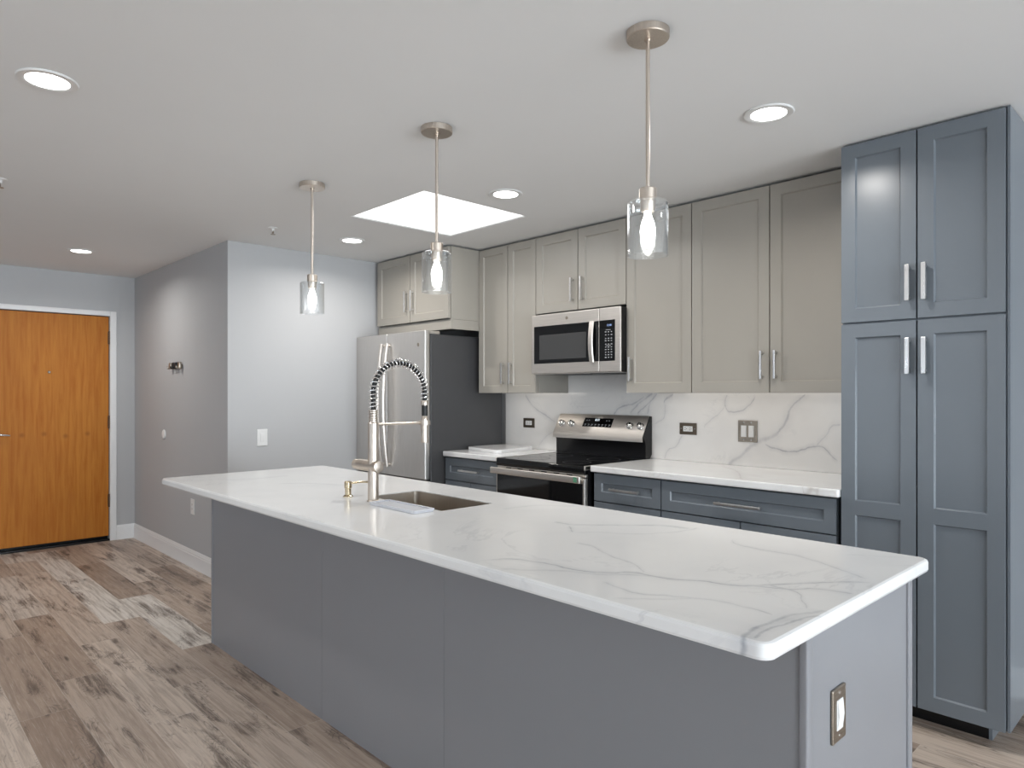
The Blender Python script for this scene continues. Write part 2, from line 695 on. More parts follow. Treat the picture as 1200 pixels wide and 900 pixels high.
GLASS = thin_glass('clear_glass', (.97, .98, .985, 1), .75, .03, .06)
PANE = thin_glass('window_glass', (.98, .99, .99, 1), .5, .01, .03)
BULB = emit('lit_bulb', (1, .985, .95, 1), 5)
LENS = emit('lit_downlight_lens', (1, .99, .97, 1), 6)
SKYL = emit('lit_skylight_diffuser', (1, 1, .985, 1), 1.15)
DIGIT = emit('lit_digits', (.85, .95, 1, 1), .6)
DIGITB = emit('lit_blue_digits', (.35, .5, .9, 1), .12)
FLOORM = plank_floor()
DOORM = door_wood()

# ------------------------------------------------------------------ setting
m = M()
m.box(XD - .15, XR + .15, YS - .15, YK + .15, -.1, 0)
struct(m.build('floor', FLOORM))

SKX0, SKX1, SKY0, SKY1 = -3.735, -2.99, 2.198, 2.98
m = M()
for a in ((XD - .15, SKX0, YS - .15, YK + .15), (SKX1, XR + .15, YS - .15, YK + .15), (SKX0, SKX1, YS - .15, SKY0), (SKX0, SKX1, SKY1, YK + .15)):
    m.box(*a, H, H + .2)
struct(m.build('ceiling', CEILP))

m = M()
m.box(XB, XR + .15, YK, YK + .15, 0, H)
struct(m.build('wall_kitchen', WALLP))
m = M()
m.box(XB - .15, XB, YH, YK + .15, 0, H)
struct(m.build('wall_back', WALLP))
m = M()
m.box(XD - .15, XB - .15, YH, YH + .15, 0, H)
struct(m.build('wall_hall', WALLP))
DY0, DY1, DZ = .785, 1.703, 2.063            # door opening
m = M()
m.box(XD - .15, XD, YS - .15, DY0, 0, H)
m.box(XD - .15, XD, DY1, YH + .15, 0, H)
m.box(XD - .15, XD, DY0, DY1, DZ, H)
struct(m.build('wall_entrance', WALLP))


def wall_x_with_windows(name, x0, x1, y0, y1, openings, z0=.5, z1=2.2):
    m = M()
    ys = [y0]
    for a, b in openings:
        m.box(x0, x1, ys[-1], a, 0, H)
        m.box(x0, x1, a, b, 0, z0)
        m.box(x0, x1, a, b, z1, H)
        ys.append(b)
    m.box(x0, x1, ys[-1], y1, 0, H)
    return struct(m.build(name, WALLP))


wall_x_with_windows('wall_right', XR, XR + .15, YS - .15, YK + .15, [(-2.9, .0), (.6, 3.5)], .1, 2.3)
m = M()
for a, b_ in ((XD - .15, -5.0), (-2.2, -.9), (2.1, XR + .15)):
    m.box(a, b_, YS - .15, YS, 0, H)
for a, b_ in ((-5.0, -2.2), (-.9, 2.1)):
    m.box(a, b_, YS - .15, YS, 0, .5)
    m.box(a, b_, YS - .15, YS, 2.2, H)
struct(m.build('wall_rear', WALLP))


def window(name, axis, lo, hi, c, z0=.5, z1=2.2):
    m = M()
    p = M()
    t = .05

    def bx(mm, a0, a1, z0_, z1_, d):
        if axis == 'y':
            mm.box(c - d, c + d, a0, a1, z0_, z1_)
        else:
            mm.box(a0, a1, c - d, c + d, z0_, z1_)
    bx(m, lo, hi, z0, z0 + t, .04)
    bx(m, lo, hi, z1 - t, z1, .04)
    bx(m, lo, lo + t, z0 + t, z1 - t, .04)
    bx(m, hi - t, hi, z0 + t, z1 - t, .04)
    mid = (lo + hi) / 2
    bx(m, mid - .025, mid + .025, z0 + t, z1 - t, .035)
    f = struct(m.build(name, TRIMP))
    bx(p, lo + t, mid - .025, z0 + t, z1 - t, .004)
    bx(p, mid + .025, hi - t, z0 + t, z1 - t, .004)
    p.build('glass_pane', PANE, f)


window('window_1', 'y', .6, 3.5, XR + .07, .1, 2.3)
window('window_2', 'y', -2.9, .0, XR + .07, .1, 2.3)
window('fill_window_3', 'x', -.9, 2.1, YS - .07)  # unseen window, added as an opening for the rear fill
window('fill_window_4', 'x', -5.0, -2.2, YS - .07)  # unseen window, added to send fill towards the hall

# entrance door
dl = (XD - .03, DY1 - .004, 0)
m = M(dl)
m.box(XD - .06, XD - .012, DY0 + .004, DY1 - .004, .045, DZ - .006, .002)
door = struct(m.build('door_1', DOORM), 'orange maple entrance door with lever handle at the end of the hall', 'door')
HINGE = metal('hinge_bronze', (.16, .11, .08, 1), .4)
for hz in (1.865, 1.09, .37):
    h = M(dl)
    h.cyl((XD + .002, DY1 - .002, hz - .06), .008, .12, seg=16)
    h.box(XD - .014, XD - .006, DY1 - .012, DY1 - .002, hz - .058, hz + .058)
    h.box(XD - .004, XD + .001, DY1 + .001, DY1 + .028, hz - .058, hz + .058)
    h.build('hinge', HINGE, door, 'dark bronze hinge')
h = M(dl)
h.lathe([(0, .006), (.009, .006), (.012, .003), (.012, 0), (0, 0)], (XD - .012, 1.237, 1.54), 'x', 20)
h.build('peephole', BRONZE, door, 'small dark peephole')
h = M(dl)
h.cyl((XD - .013, .845, 1.01), .03, .012, 'x', 28, .003)
h.cyl((XD - .003, .845, 1.01), .011, .045, 'x', 20)
h.tube([(XD + .038, .838, 1.01), (XD + .042, .87, 1.008), (XD + .042, .91, 1.003), (XD + .038, .95, .998)], .01, 14, True, [.011, .011, .010, .007])
h.build('lever_handle', CHROME, door, 'chrome lever handle')
m = M()
m.box(XD - .05, XD + .004, DY0 - .002, DY1 + .002, .0, .018, .003)
m.box(XD - .10, XD - .065, DY0, DY1, .0, DZ)
struct(m.build('trim_1', BLACKP), 'black threshold under the entrance door', 'threshold')
m = M()
CW = .055
m.box(XD, XD + .016, DY1 + .002, DY1 + CW, 0, DZ + CW - .01, .004)
m.box(XD, XD + .016, DY0 - CW, DY0 - .002, 0, DZ + CW - .01, .004)
m.box(XD, XD + .016, DY0 - .002, DY1 + .002, DZ + .001, DZ + CW - .01, .004)
struct(m.build('trim_2', TRIMP), 'white casing around the entrance door', 'door casing')


def bb_prof(y, sgn):
    return [(y, 0), (y + sgn * .016, 0), (y + sgn * .016, .012), (y + sgn * .013, .020), (y + sgn * .013, .098), (y + sgn * .009, .104), (y + sgn * .011, .110), (y + sgn * .006, .124), (y + sgn * .003, .134), (y, .134)]


m = M()
m.prism(bb_prof(YH, -1), XD, XB + .016, 'x')
struct(m.build('baseboard_hall', TRIMP))
m = M()
m.prism([(XD + (y - YH), z) for y, z in bb_prof(YH, 1)], DY1 + CW, YH, 'y')
m.prism([(XD + (y - YH), z) for y, z in bb_prof(YH, 1)], YS, DY0 - CW, 'y')
struct(m.build('baseboard_entrance', TRIMP))
m = M()
m.prism([(XB + (y - YH), z) for y, z in bb_prof(YH, 1)], YH - .016, 2.9, 'y')
struct(m.build('baseboard_back', TRIMP))
m = M()
m.prism(bb_prof(YK, -1), -.57, XR, 'x')
struct(m.build('baseboard_kitchen', TRIMP))
m = M()
m.prism([(XR - (y - YH), z) for y, z in bb_prof(YH, 1)], YS, YK, 'y')
struct(m.build('baseboard_right', TRIMP))

# ------------------------------------------------------------------ veins, traced on the slab they belong to
F_ = 809.2


def ray(u, v):
    fw = Vector((-math.sin(YAW), math.cos(YAW), 0))
    rt = Vector((math.cos(YAW), math.sin(YAW), 0))
    return fw + rt * ((u - 600) / F_) + Vector((0, 0, 1)) * ((461.26 - v) / F_)


def on_top(u, v, z=.914):
    d = ray(u, v)
    t = (z - CAM_H) / d.z
    return (d.x * t, d.y * t)


def on_wall(u, v, y=3.73):
    d = ray(u, v)
    t = y / d.y
    return (d.x * t, CAM_H + d.z * t)


IV = [
    ([(650, 611), (667, 614.7), (687, 615.5), (727, 615.3), (787, 616.7), (807, 619.7), (821, 617.5)], .006, .55),
    ([(670, 624.7), (690, 624.5), (760, 625.3), (801, 622.5), (820, 618)], .004, .35),
    ([(666.7, 616.7), (670, 624.2)], .004, .5),
    ([(633, 644), (675, 635.8), (691, 639), (710, 648.3), (745, 661.7), (757, 671.7)], .004, .45),
    ([(550, 657.5), (593, 654.7), (642, 660.8), (680, 669.2), (710, 671.7), (745, 671), (783, 678.3), (820, 681.3), (860, 686.3), (880, 686.7), (933, 684.5), (1006, 682), (1028, 683.3)], .006, .7),
    ([(577, 665.3), (633, 668), (680, 671), (700, 673.5), (740, 673.5), (800, 679)], .014, .32),
    ([(880, 686.7), (923, 691.3), (965, 692), (1005, 697.5)], .006, .55),
    ([(705, 680.8), (738, 693.7), (778, 697.5), (813, 701.7), (850, 705.8), (886, 713.7), (908, 721.7)], .004, .42),
    ([(720, 700.8), (770, 701.5), (813, 702)], .003, .3),
    ([(866.7, 750.8), (875, 741.7), (908, 726.7), (920, 721.7), (942, 718.3), (970, 715)], .009, .7),
    ([(880, 747.7), (908, 734), (920, 730.8), (933, 725.8), (963, 719)], .007, .65),
    ([(872, 748), (892, 736), (912, 728), (950, 718)], .022, .35),
    ([(900, 686.7), (925, 691.7), (942, 705), (948, 714)], .004, .5),
    ([(860, 630.8), (867, 638.3), (897, 644.2), (922, 648.3), (948, 655.8), (983, 667.5), (1020, 679)], .006, .42),
    ([(590, 596.7), (615, 593), (675, 593)], .006, .3),
    ([(327, 566.4), (366, 566.4), (392, 568), (430, 569)], .007, .32),
    ([(250, 562), (300, 561), (340, 557)], .012, .2),
]
ISLE_O = ((-3.848 - .561) / 2, 1.614, .88)
CT_ISLE = quartz('veined_white_quartz', ISLE_O, 'xy', [([on_top(*p) for p in pts], w, s) for pts, w, s in IV])
BV = [
    ([(615, 462.5), (625, 475), (640, 487.5), (652, 495)], .006, .6),
    ([(718, 486), (728, 476.7), (743, 471.7), (755, 463.3)], .008, .65),
    ([(738, 484), (748, 471.7), (765, 460)], .009, .6),
    ([(746, 484), (757, 474), (767, 465), (770, 461)], .006, .75),
    ([(758, 486), (760, 475), (767, 463)], .007, .55),
    ([(778, 473), (781, 468), (790, 462)], .010, .6),
    ([(766, 498), (780, 486), (781, 474)], .005, .35),
    ([(851, 461), (849, 470), (849, 476)], .006, .6),
    ([(848, 474), (856, 482), (866, 481), (879, 474), (886, 463)], .007, .6),
    ([(849, 475), (836, 488), (824, 502)], .006, .32),
    ([(946, 462), (926, 481), (922, 493), (910, 509)], .009, .65),
    ([(921, 494), (910, 508), (894, 515), (880, 523), (866, 535), (852, 546)], .017, .42),
    ([(895, 519), (910, 526), (926, 530), (940, 527), (954, 522), (968, 527), (976, 536), (983, 541)], .006, .7),
    ([(954, 522), (966, 509), (974, 498), (984, 496)], .006, .5),
    ([(799, 510), (793, 523), (783, 529), (780, 538)], .005, .42),
    ([(630, 525), (640, 512), (652, 504)], .006, .25),
]
BS_O = ((-3.985 - 1.195) / 2, 3.739, .934)
BACKQ = quartz('veined_backsplash_quartz', BS_O, 'xz', [([on_wall(*p) for p in pts], w, s) for pts, w, s in BV], (.86, .84, .815, 1), (.36, .36, .39, 1), .2)
CTR_V = [([(905, 569), (925, 567), (950, 571), (975, 572)], .006, .55), ([(900, 572), (940, 570), (980, 570)], .004, .45),
         ([(845, 546), (862, 552), (872, 562)], .008, .28)]
CTR_O = ((-2.598 - 1.192) / 2, 3.41, .898)
CTR_Q = quartz('veined_counter_quartz', CTR_O, 'xy', [([on_top(*p, z=.934) for p in pts], w, s) for pts, w, s in CTR_V], vein=(.40, .36, .32, 1), loose=.4, seed=.4)
CTL_O = ((-3.985 - 3.378) / 2, 3.41, .898)
CTL_Q = quartz('veined_short_counter_quartz', CTL_O, 'xy', [], loose=.3, seed=.9)

# ------------------------------------------------------------------ cabinet pieces


def shaker(root, x0, x1, z0, z1, yf, rail, mat, name='door', mids=(), label=None):
    """framed door facing -y; front of the frame at yf"""
    m = M(root)
    t, rec = .020, .009
    m.box(x0, x0 + rail, yf, yf + t, z0, z1)
    m.box(x1 - rail, x1, yf, yf + t, z0, z1)
    zs = [z0 + rail] + [z for a, b in mids for z in (a, b)] + [z1 - rail]
    m.box(x0 + rail, x1 - rail, yf, yf + t, z0, z0 + rail)
    m.box(x0 + rail, x1 - rail, yf, yf + t, z1 - rail, z1)
    for a, b in mids:
        m.box(x0 + rail, x1 - rail, yf, yf + t, a, b)
    for k in range(0, len(zs), 2):
        a0, a1, c0, c1 = x0 + rail, x1 - rail, zs[k], zs[k + 1]
        m.box(a0, a1, yf + rec, yf + t - .002, c0, c1)
        # sloped inner moulding round the sunk panel
        b = bmesh.new()
        w = .0055
        o = [b.verts.new(p) for p in ((a0, yf + .0005, c0), (a1, yf + .0005, c0), (a1, yf + .0005, c1), (a0, yf + .0005, c1))]
        i = [b.verts.new(p) for p in ((a0 + w, yf + rec, c0 + w), (a1 - w, yf + rec, c0 + w), (a1 - w, yf + rec, c1 - w), (a0 + w, yf + rec, c1 - w))]
        for q in range(4):
            b.faces.new((o[q], o[(q + 1) % 4], i[(q + 1) % 4], i[q]))
        for f in b.faces:
            f.normal_update()
            if f.normal.y > 0:
                f.normal_flip()
        m.add(b)
    return m.build(name, mat, root, label)


def pull(parent, x, z0, z1, yf, vertical=True, x1=None, mat=None, r=.0065, so=.032):
    m = M(parent)
    if vertical:
        m.box(x - r, x + r, yf - so, yf - so + .012, z0, z1, .0015)
        for z in (z0 + .012, z1 - .012):
            m.box(x - .005, x + .005, yf - so + .008, yf + .001, z - .005, z + .005)
    else:
        zc = (z0 + z1) / 2
        m.box(x, x1, yf - so, yf - so + .012, zc - r, zc + r, .0015)
        for xx in (x + .014, x1 - .014):
            m.box(xx - .005, xx + .005, yf - so + .008, yf + .001, zc - .005, zc + .005)
    return m.build('handle', mat or SATIN, parent, 'satin nickel bar handle')


def carcass(root, x0, x1, y0, y1, z0, z1, mat, face=True):
    m = M(root)
    m.box(x0 + .016, x1 - .016, y0 + .03, y1, z0, z1)
    m.box(x0, x0 + .016, y0 + .003, y1, z0, z1)
    m.box(x1 - .016, x1, y0 + .003, y1, z0, z1)
    c = m.build('carcass', mat, root)
    return c


UF = 3.399          # front of the upper doors
UB, UTOP = 1.357, 2.420
G = .0032           # half gap between doors
RL = .057

# upper cabinets -------------------------------------------------------------


def upper(label, x0, x1, splits, z0, handles, yf=UF, z1=UTOP, rail=RL, hz=(1.427, 1.573)):
    r = thing('wall_cabinet', label, 'cabinet', ((x0 + x1) / 2, (yf + YK) / 2, z0), 0, 'greige wall cabinets')
    carcass(r, x0 + .001, x1 - .001, yf + .021, YK - .002, z0 + .001, z1 + .004, GREIGE)
    xs = [x0] + list(splits) + [x1]
    for k in range(len(xs) - 1):
        d = shaker(r, xs[k] + G, xs[k + 1] - G, z0, z1, yf, rail, GREIGE)
        hx = handles[k]
        pull(d, hx, hz[0], hz[1], yf, True, r=.006)
    return r


upper('wide greige two-door wall cabinet beside the tall slate blue pantry', -2.108, -1.196, (-1.652,), UB, (-1.690, -1.616))
upper('narrow greige single-door wall cabinet just right of the microwave', -2.560, -2.108, (), UB, (-2.522,))
upper('short greige two-door wall cabinet directly above the microwave', -3.329, -2.560, (-2.948,), 1.898, (-2.990, -2.906), hz=(1.953, 2.108))
upper('tall narrow greige two-door wall cabinet between fridge and microwave', -3.930, -3.329, (-3.612,), UB, (-3.655, -3.572), rail=.05, hz=(1.421, 1.574))
# over the fridge, deeper
FY = 3.114
r = thing('fridge_top_cabinet', 'deep greige two-door cabinet over the stainless fridge', 'cabinet', (-4.405, 3.43, 1.823), 0, 'greige wall cabinets')
carcass(r, -4.880, -3.932, FY + .021, YK - .002, 1.895, UTOP + .004, GREIGE)
for a, b, hx in ((-4.872, -4.411, -4.452), (-4.411, -3.934, -4.370)):
    d = shaker(r, a + G, b - G, 1.902, UTOP, FY, RL, GREIGE)
    pull(d, hx, 1.985, 2.145, FY, True, r=.006)
m = M(r)
m.box(-4.880, -3.932, FY + .021, FY + .040, 1.823, 1.894)
m.box(-3.951, -3.932, FY + .040, UF + .02, 1.823, 1.894)
m.build('valance', GREIGE, r, 'plain filler strip below the doors')

# base cabinets ----------------------------------------------------------------
BF = 3.120
TOE = .09


def base_cab(label, x0, x1, ndoor, hw, drawer_handle):
    r = thing('base_cabinet', label, 'cabinet', ((x0 + x1) / 2, 3.43, 0), 0, 'slate blue base cabinets')
    carcass(r, x0 + .002, x1 - .002, BF + .021, YK - .002, TOE, .896, BLUE)
    m = M(r)
    m.box(x0 + .002, x1 - .002, BF + .10, BF + .115, 0, TOE)
    m.build('toe_kick', BLACKP, r, 'recessed toe kick painted black as shade')
    d = shaker(r, x0 + G, x1 - G, .732, .889, BF, .052, BLUE, 'drawer')
    c = drawer_handle
    pull(d, c - hw, .803, .813, BF, False, c + hw, r=.006)
    w = (x1 - x0) / ndoor
    for k in range(ndoor):
        e = shaker(r, x0 + k * w + G, x0 + (k + 1) * w - G, TOE + .01, .726, BF, RL, BLUE)
        hx = x0 + w * (k + 1) - .04 if k == 0 else x0 + w * k + .04
        pull(e, hx, .54, .69, BF, True)
    return r


base_cab('slate blue base cabinet between the fridge and the range', -3.980, -3.405, 2, .105, -3.695)
base_cab('narrow slate blue drawer base cabinet just right of the range', -2.583, -2.122, 1, .10, -2.352)
base_cab('wide slate blue base cabinet beside the tall pantry', -2.120, -1.210, 2, .122, -1.672)

# pantry -------------------------------------------------------------------------
PX0, PX1, PF = -1.193, -.583, 3.118
r = thing('pantry_cabinet', 'tall slate blue four-door pantry cabinet reaching the ceiling', 'cabinet', ((PX0 + PX1) / 2, 3.43, 0))
m = M(r)
m.box(PX0 + .001, PX1, PF + .003 + .019, YK - .002, .081, 2.432)
m.build('carcass', BLUE, r)
m = M(r)
m.box(PX0 + .03, -.668, 3.213, YK - .01, 0, .081)
m.build('toe_kick', BLACKP, r, 'recessed toe kick painted black as shade')  # front blackened to stand for the shade on slate blue paint
m = M(r)
m.box(-.668, -.656, 3.212, YK - .01, 0, .081)
m.build('toe_return', BLUE, r)
PM = -.894
for x0, x1, hx in ((PX0, PM, -.923), (PM, -.594, -.863)):
    d = shaker(r, x0 + G, x1 - G, 1.659, 2.424, PF, .057, BLUE)
    pull(d, hx, 1.730, 1.877, PF, True, r=.0085)
    d = shaker(r, x0 + G, x1 - G, .081, 1.650, PF, .057, BLUE, mids=((.831, .892),))
    pull(d, hx, 1.432, 1.579, PF, True, r=.0085)
m = M(r)
m.box(-.592, PX1, PF + .012, PF + .021, .081, 2.432)
m.build('face_frame', BLUE, r)

# ------------------------------------------------------------------ stone tops
m = M(CTR_O)
m.slab(-2.597, -1.194, 3.097, 3.729, .898, .934, .012, .006)
tag(m.build('countertop', CTR_Q, smooth=12), 'white quartz countertop with brown flecks between the range and the pantry', 'countertop', 'quartz wall countertops')
m = M(CTL_O)
m.slab(-3.985, -3.378, 3.097, 3.729, .898, .934, .012, .006)
tag(m.build('countertop', CTL_Q, smooth=12), 'short white quartz countertop between the fridge and the range', 'countertop', 'quartz wall countertops')
m = M(BS_O)
m.box(-3.985, -1.195, 3.729, 3.747, .934, 1.356, .001)
m.box(-3.326, -2.563, 3.729, 3.747, 1.3555, 1.48)
for x0, x1, pw in ((-2.50, -1.22, .5), (-3.90, -3.36, .2)):   # added warm fill to brighten the backsplash, no known fixture
    area('backsplash_fill_lamp', ((x0 + x1) / 2, 3.50, UB - .004), (.6, 0, 0), x1 - x0, .02, pw, (1, .93, .84))
tag(m.build('backsplash', BACKQ), 'white quartz backsplash slab with grey veins behind the range', 'backsplash')
# offcut lying on the short counter
OFF_O = (-3.78, 3.49, .934)
OFFQ = quartz('offcut_quartz', OFF_O, 'xy', [], (.82, .81, .80, 1), loose=.2, seed=1.4)
m = M(OFF_O)
b = bmesh.new()
poly = [(-3.962, 3.325), (-3.93, 3.30), (-3.60, 3.247), (-3.565, 3.25), (-3.548, 3.28), (-3.622, 3.66), (-3.65, 3.69), (-3.95, 3.69), (-3.975, 3.66)]
m.prism(poly, .934, .957, 'z', .003)
tag(m.build('stone_offcut', OFFQ), 'loose white quartz offcut slab lying on the short counter beside the fridge', 'stone slab')

# ------------------------------------------------------------------ island
IX0, IX1, IY0, IY1 = -3.836, -.604, 1.402, 2.060
r = thing('island_cabinet', 'long grey kitchen island cabinet under the veined white countertop', 'island', ((IX0 + IX1) / 2, 1.73, 0))
m = M(r)
m.box(IX0 + .018, IX1 - .02, IY0 + .02, IY1 - .022, .09, .62)
m.box(IX0 + .018, -2.66, IY0 + .02, IY1 - .022, .62, .879)
m.box(-1.98, IX1 - .02, IY0 + .02, IY1 - .022, .62, .879)
m.box(IX0 + .018, IX1 - .02, IY0 + .07, IY1 - .09, 0, .09)
m.build('carcass', ISLE, r)
for a, b_ in ((IX0 + .012, -2.620), (-2.620, -1.801), (-1.801, IX1 - .012)):
    m = M(r)
    m.box(a + .0008, b_ - .0008, IY0 + .004, IY0 + .02, 0, .879, .0008)
    m.build('front_panel', ISLE, r)
m = M(r)
m.box(IX0, IX0 + .017, IY0, IY1, 0, .879, .0015)
m.build('end_panel', ISLE, r)
m = M(r)
m.box(IX1 - .019, IX1 - .004, IY0 + .006, IY1 - .004, 0, .879, .001)
m.build('end_panel', ISLE, r)
m = M(r)
m.box(IX1 - .016, IX1 + .003, IY0 - .001, IY0 + .030, 0, .879, .004, 3)
m.build('corner_trim', ISLE, r)
m = M(r)
m.box(IX1 - .016, IX1 + .003, IY1 - .028, IY1 + .002, 0, .879, .004, 3)
m.build('corner_trim', ISLE, r)
# kitchen side doors (facing +y)
nd = 6
w = (IX1 - IX0 - .06) / nd
for k in range(nd):
    x0 = IX0 + .03 + k * w
    m = M(r)
    for q in ((x0 + G, x0 + RL, .10, .87), (x0 + w - RL, x0 + w - G, .10, .87), (x0 + RL, x0 + w - RL, .10, .16), (x0 + RL, x0 + w - RL, .81, .87)):
        m.box(q[0], q[1], IY1 - .02, IY1, q[2], q[3])
    m.box(x0 + RL, x0 + w - RL, IY1 - .018, IY1 - .009, .16, .81)
    d = m.build('door', ISLE, r)
    h = M(r)
    hx = x0 + (w - .04 if k % 2 == 0 else .04)
    h.box(hx - .006, hx + .006, IY1 + .02, IY1 + .032, .68, .83, .0015)
    for z in (.692, .818):
        h.box(hx - .005, hx + .005, IY1 - .001, IY1 + .022, z - .005, z + .005)
    h.build('handle', SATIN, d, 'satin nickel bar handle')

SX0, SX1, SY0, SY1 = -2.560, -2.047, 1.588, 1.846
m = M(ISLE_O)
m.slab(-3.848, -.561, 1.151, 2.077, .880, .914, .028, .008, (SX0, SX1, SY0, SY1, .002))
tag(m.build('island_countertop', CT_ISLE, smooth=12), 'long white quartz island countertop with grey veins and a sink cut-out', 'countertop')

# sink
r = thing('sink', 'undermount stainless steel sink set in the island countertop', 'sink', ((SX0 + SX1) / 2, (SY0 + SY1) / 2, .66))
m = M(r)
e = .0045
sx0, sx1, sy0, sy1, zb, zt, tk = SX0 + e, SX1 - e, SY0 + e, SY1 - e, .66, .9115, .003
m.box(sx0, sx1, sy0, sy1, zb, zb + tk)
m.box(sx0 - tk, sx0, sy0 - tk, sy1 + tk, zb, zt)
m.box(sx1, sx1 + tk, sy0 - tk, sy1 + tk, zb, zt)
m.box(sx0, sx1, sy0 - tk, sy0, zb, zt)
m.box(sx0, sx1, sy1, sy1 + tk, zb, zt)
for (cx, cy, s1, s2) in ((sx0, sy0, 1, 1), (sx1, sy0, -1, 1), (sx0, sy1, 1, -1), (sx1, sy1, -1, -1)):
    q = []
    for k in range(7):
        t = PI / 2 * k / 6
        q.append((cx + s1 * .018 * (1 - math.sin(t)), cy + s2 * .018 * (1 - math.cos(t))))
    m.prism([(cx, cy)] + q, zb, zt, 'z')
m.build('basin', SINKM, r)
m = M(r)
m.lathe([(0, .004), (.02, .004), (.025, .007), (.04, .007), (.045, .004), (.045, 0)], ((sx0 + sx1) / 2, (sy0 + sy1) / 2, zb + tk), 'z', 32)
m.build('drain', CHROME, r, 'round chrome drain')

# faucet
fx, fy = -2.427, 1.532
r = thing('kitchen_faucet', 'tall brushed nickel spring faucet standing at the island sink', 'faucet', (fx, fy, .914))
m = M(r)
m.lathe([(0, 0), (.026, 0), (.026, .004), (.0215, .006), (.0215, .318), (.019, .322), (.0, .322)], (fx, fy, .914), 'z', 40)
m.cyl((fx - .112, fy, 1.056), .0225, .155, 'x', 36, .002)
m.build('body', NICKEL, r)
m = M(r)
for k in range(7):
    m.lathe([(0, 0), (.016, 0), (.0185, .0012), (.0185, .0052), (.016, .0068), (0, .0068)], (fx, fy, 1.236 + .0072 * k), 'z', 32)
m.build('ribbed_collar', NICKEL, r)
m = M(r)
m.lathe([(0, 0), (.019, 0), (.0205, .002), (.0205, .022), (.018, .026), (0, .026)], (fx - .138, fy, 1.056), 'x', 36)
m.build('lever', NICKEL, r, 'stubby side lever')
# arched hose with spring
cy, cz, R = fy + .129, 1.352, .129
path = [Vector((fx, fy, z)) for z in (1.286, 1.31, 1.33)]
for k in range(41):
    t = PI - PI * k / 40
    path.append(Vector((fx, cy + R * math.cos(t), cz + R * math.sin(t))))
path += [Vector((fx, fy + 2 * R, z)) for z in (1.335, 1.322)]
m = M(r)
m.tube(path, .0095, 14)
m.build('hose', RUBBER, r, 'black inner hose')
cum = [0]
for a, b_ in zip(path, path[1:]):
    cum.append(cum[-1] + (b_ - a).length)
L = cum[-1]
turns = 31
N = turns * 14
pts = []
for i in range(N + 1):
    s = L * i / N
    k = 0
    while k < len(cum) - 2 and cum[k + 1] < s:
        k += 1
    f = (s - cum[k]) / (cum[k + 1] - cum[k])
    p = path[k].lerp(path[k + 1], f)
    t = (path[k + 1] - path[k]).normalized()
    n1 = Vector((1, 0, 0))
    n2 = t.cross(n1).normalized()
    a = 2 * PI * turns * i / N
    pts.append(p + n1 * (.0160 * math.cos(a)) + n2 * (.0160 * math.sin(a)))
m = M(r)
m.tube(pts, .0027, 8)
m.build('spring', CHROME, r, 'polished coil spring')
hy = fy + 2 * R
m = M(r)
m.lathe([(0, .182), (.0155, .182), (.0165, .18), (.0165, .165), (.012, .163), (.012, .112), (.0145, .108), (.0155, .10), (.0155, .02), (.0175, .004), (.0165, 0), (0, 0)], (fx, hy, 1.140), 'z', 32)
m.build('spray_head', NICKEL, r, 'pull-down spray head')
m = M(r)
m.cyl((fx, hy, 1.256), .0128, .045, 'z', 28)
m.build('grip_sleeve', RUBBER, r, 'black grip sleeve')
m = M(r)
m.tube([(fx, fy + .018, 1.226), (fx, hy - .026, 1.226)], .0058, 14)
m.lathe([(.0158, 0), (.0245, 0), (.0245, .018), (.0158, .018), (.0158, 0)], (fx, hy, 1.217), 'z', 32)
m.build('docking_arm', NICKEL, r)

# soap dispenser
sx, sy = -2.606, 1.521
r = thing('soap_dispenser', 'small champagne metal soap pump left of the spring faucet', 'soap dispenser', (sx, sy, .914))
m = M(r)
m.lathe([(0, 0), (.021, 0), (.021, .003), (.017, .006), (.013, .009), (.013, .034), (.016, .038), (.016, .062), (.013, .066), (0, .066)], (sx, sy, .914), 'z', 32)
m.build('pump_body', BRASSY, r)
m = M(r)
m.tube([(sx, sy + .012, .970), (sx, sy + .06, .971), (sx, sy + .10, .968), (sx, sy + .108, .961)], .0045, 12)
m.build('nozzle', BRASSY, r)
# tray
TO = (-2.21, 1.517, .914)
m = M(TO)
m.slab(-2.362, -2.058, 1.470, 1.566, .914, .921, .014, .002)
m.slab(-2.362, -2.352, 1.472, 1.564, .920, .926, .004, .001)
m.slab(-2.068, -2.058, 1.472, 1.564, .920, .926, .004, .001)
m.slab(-2.354, -2.066, 1.558, 1.566, .920, .926, .003, .001)
m.slab(-2.354, -2.066, 1.470, 1.478, .920, .926, .003, .001)
tag(m.build('soap_tray', ACRYL), 'flat frosted white tray lying in front of the island sink', 'tray')

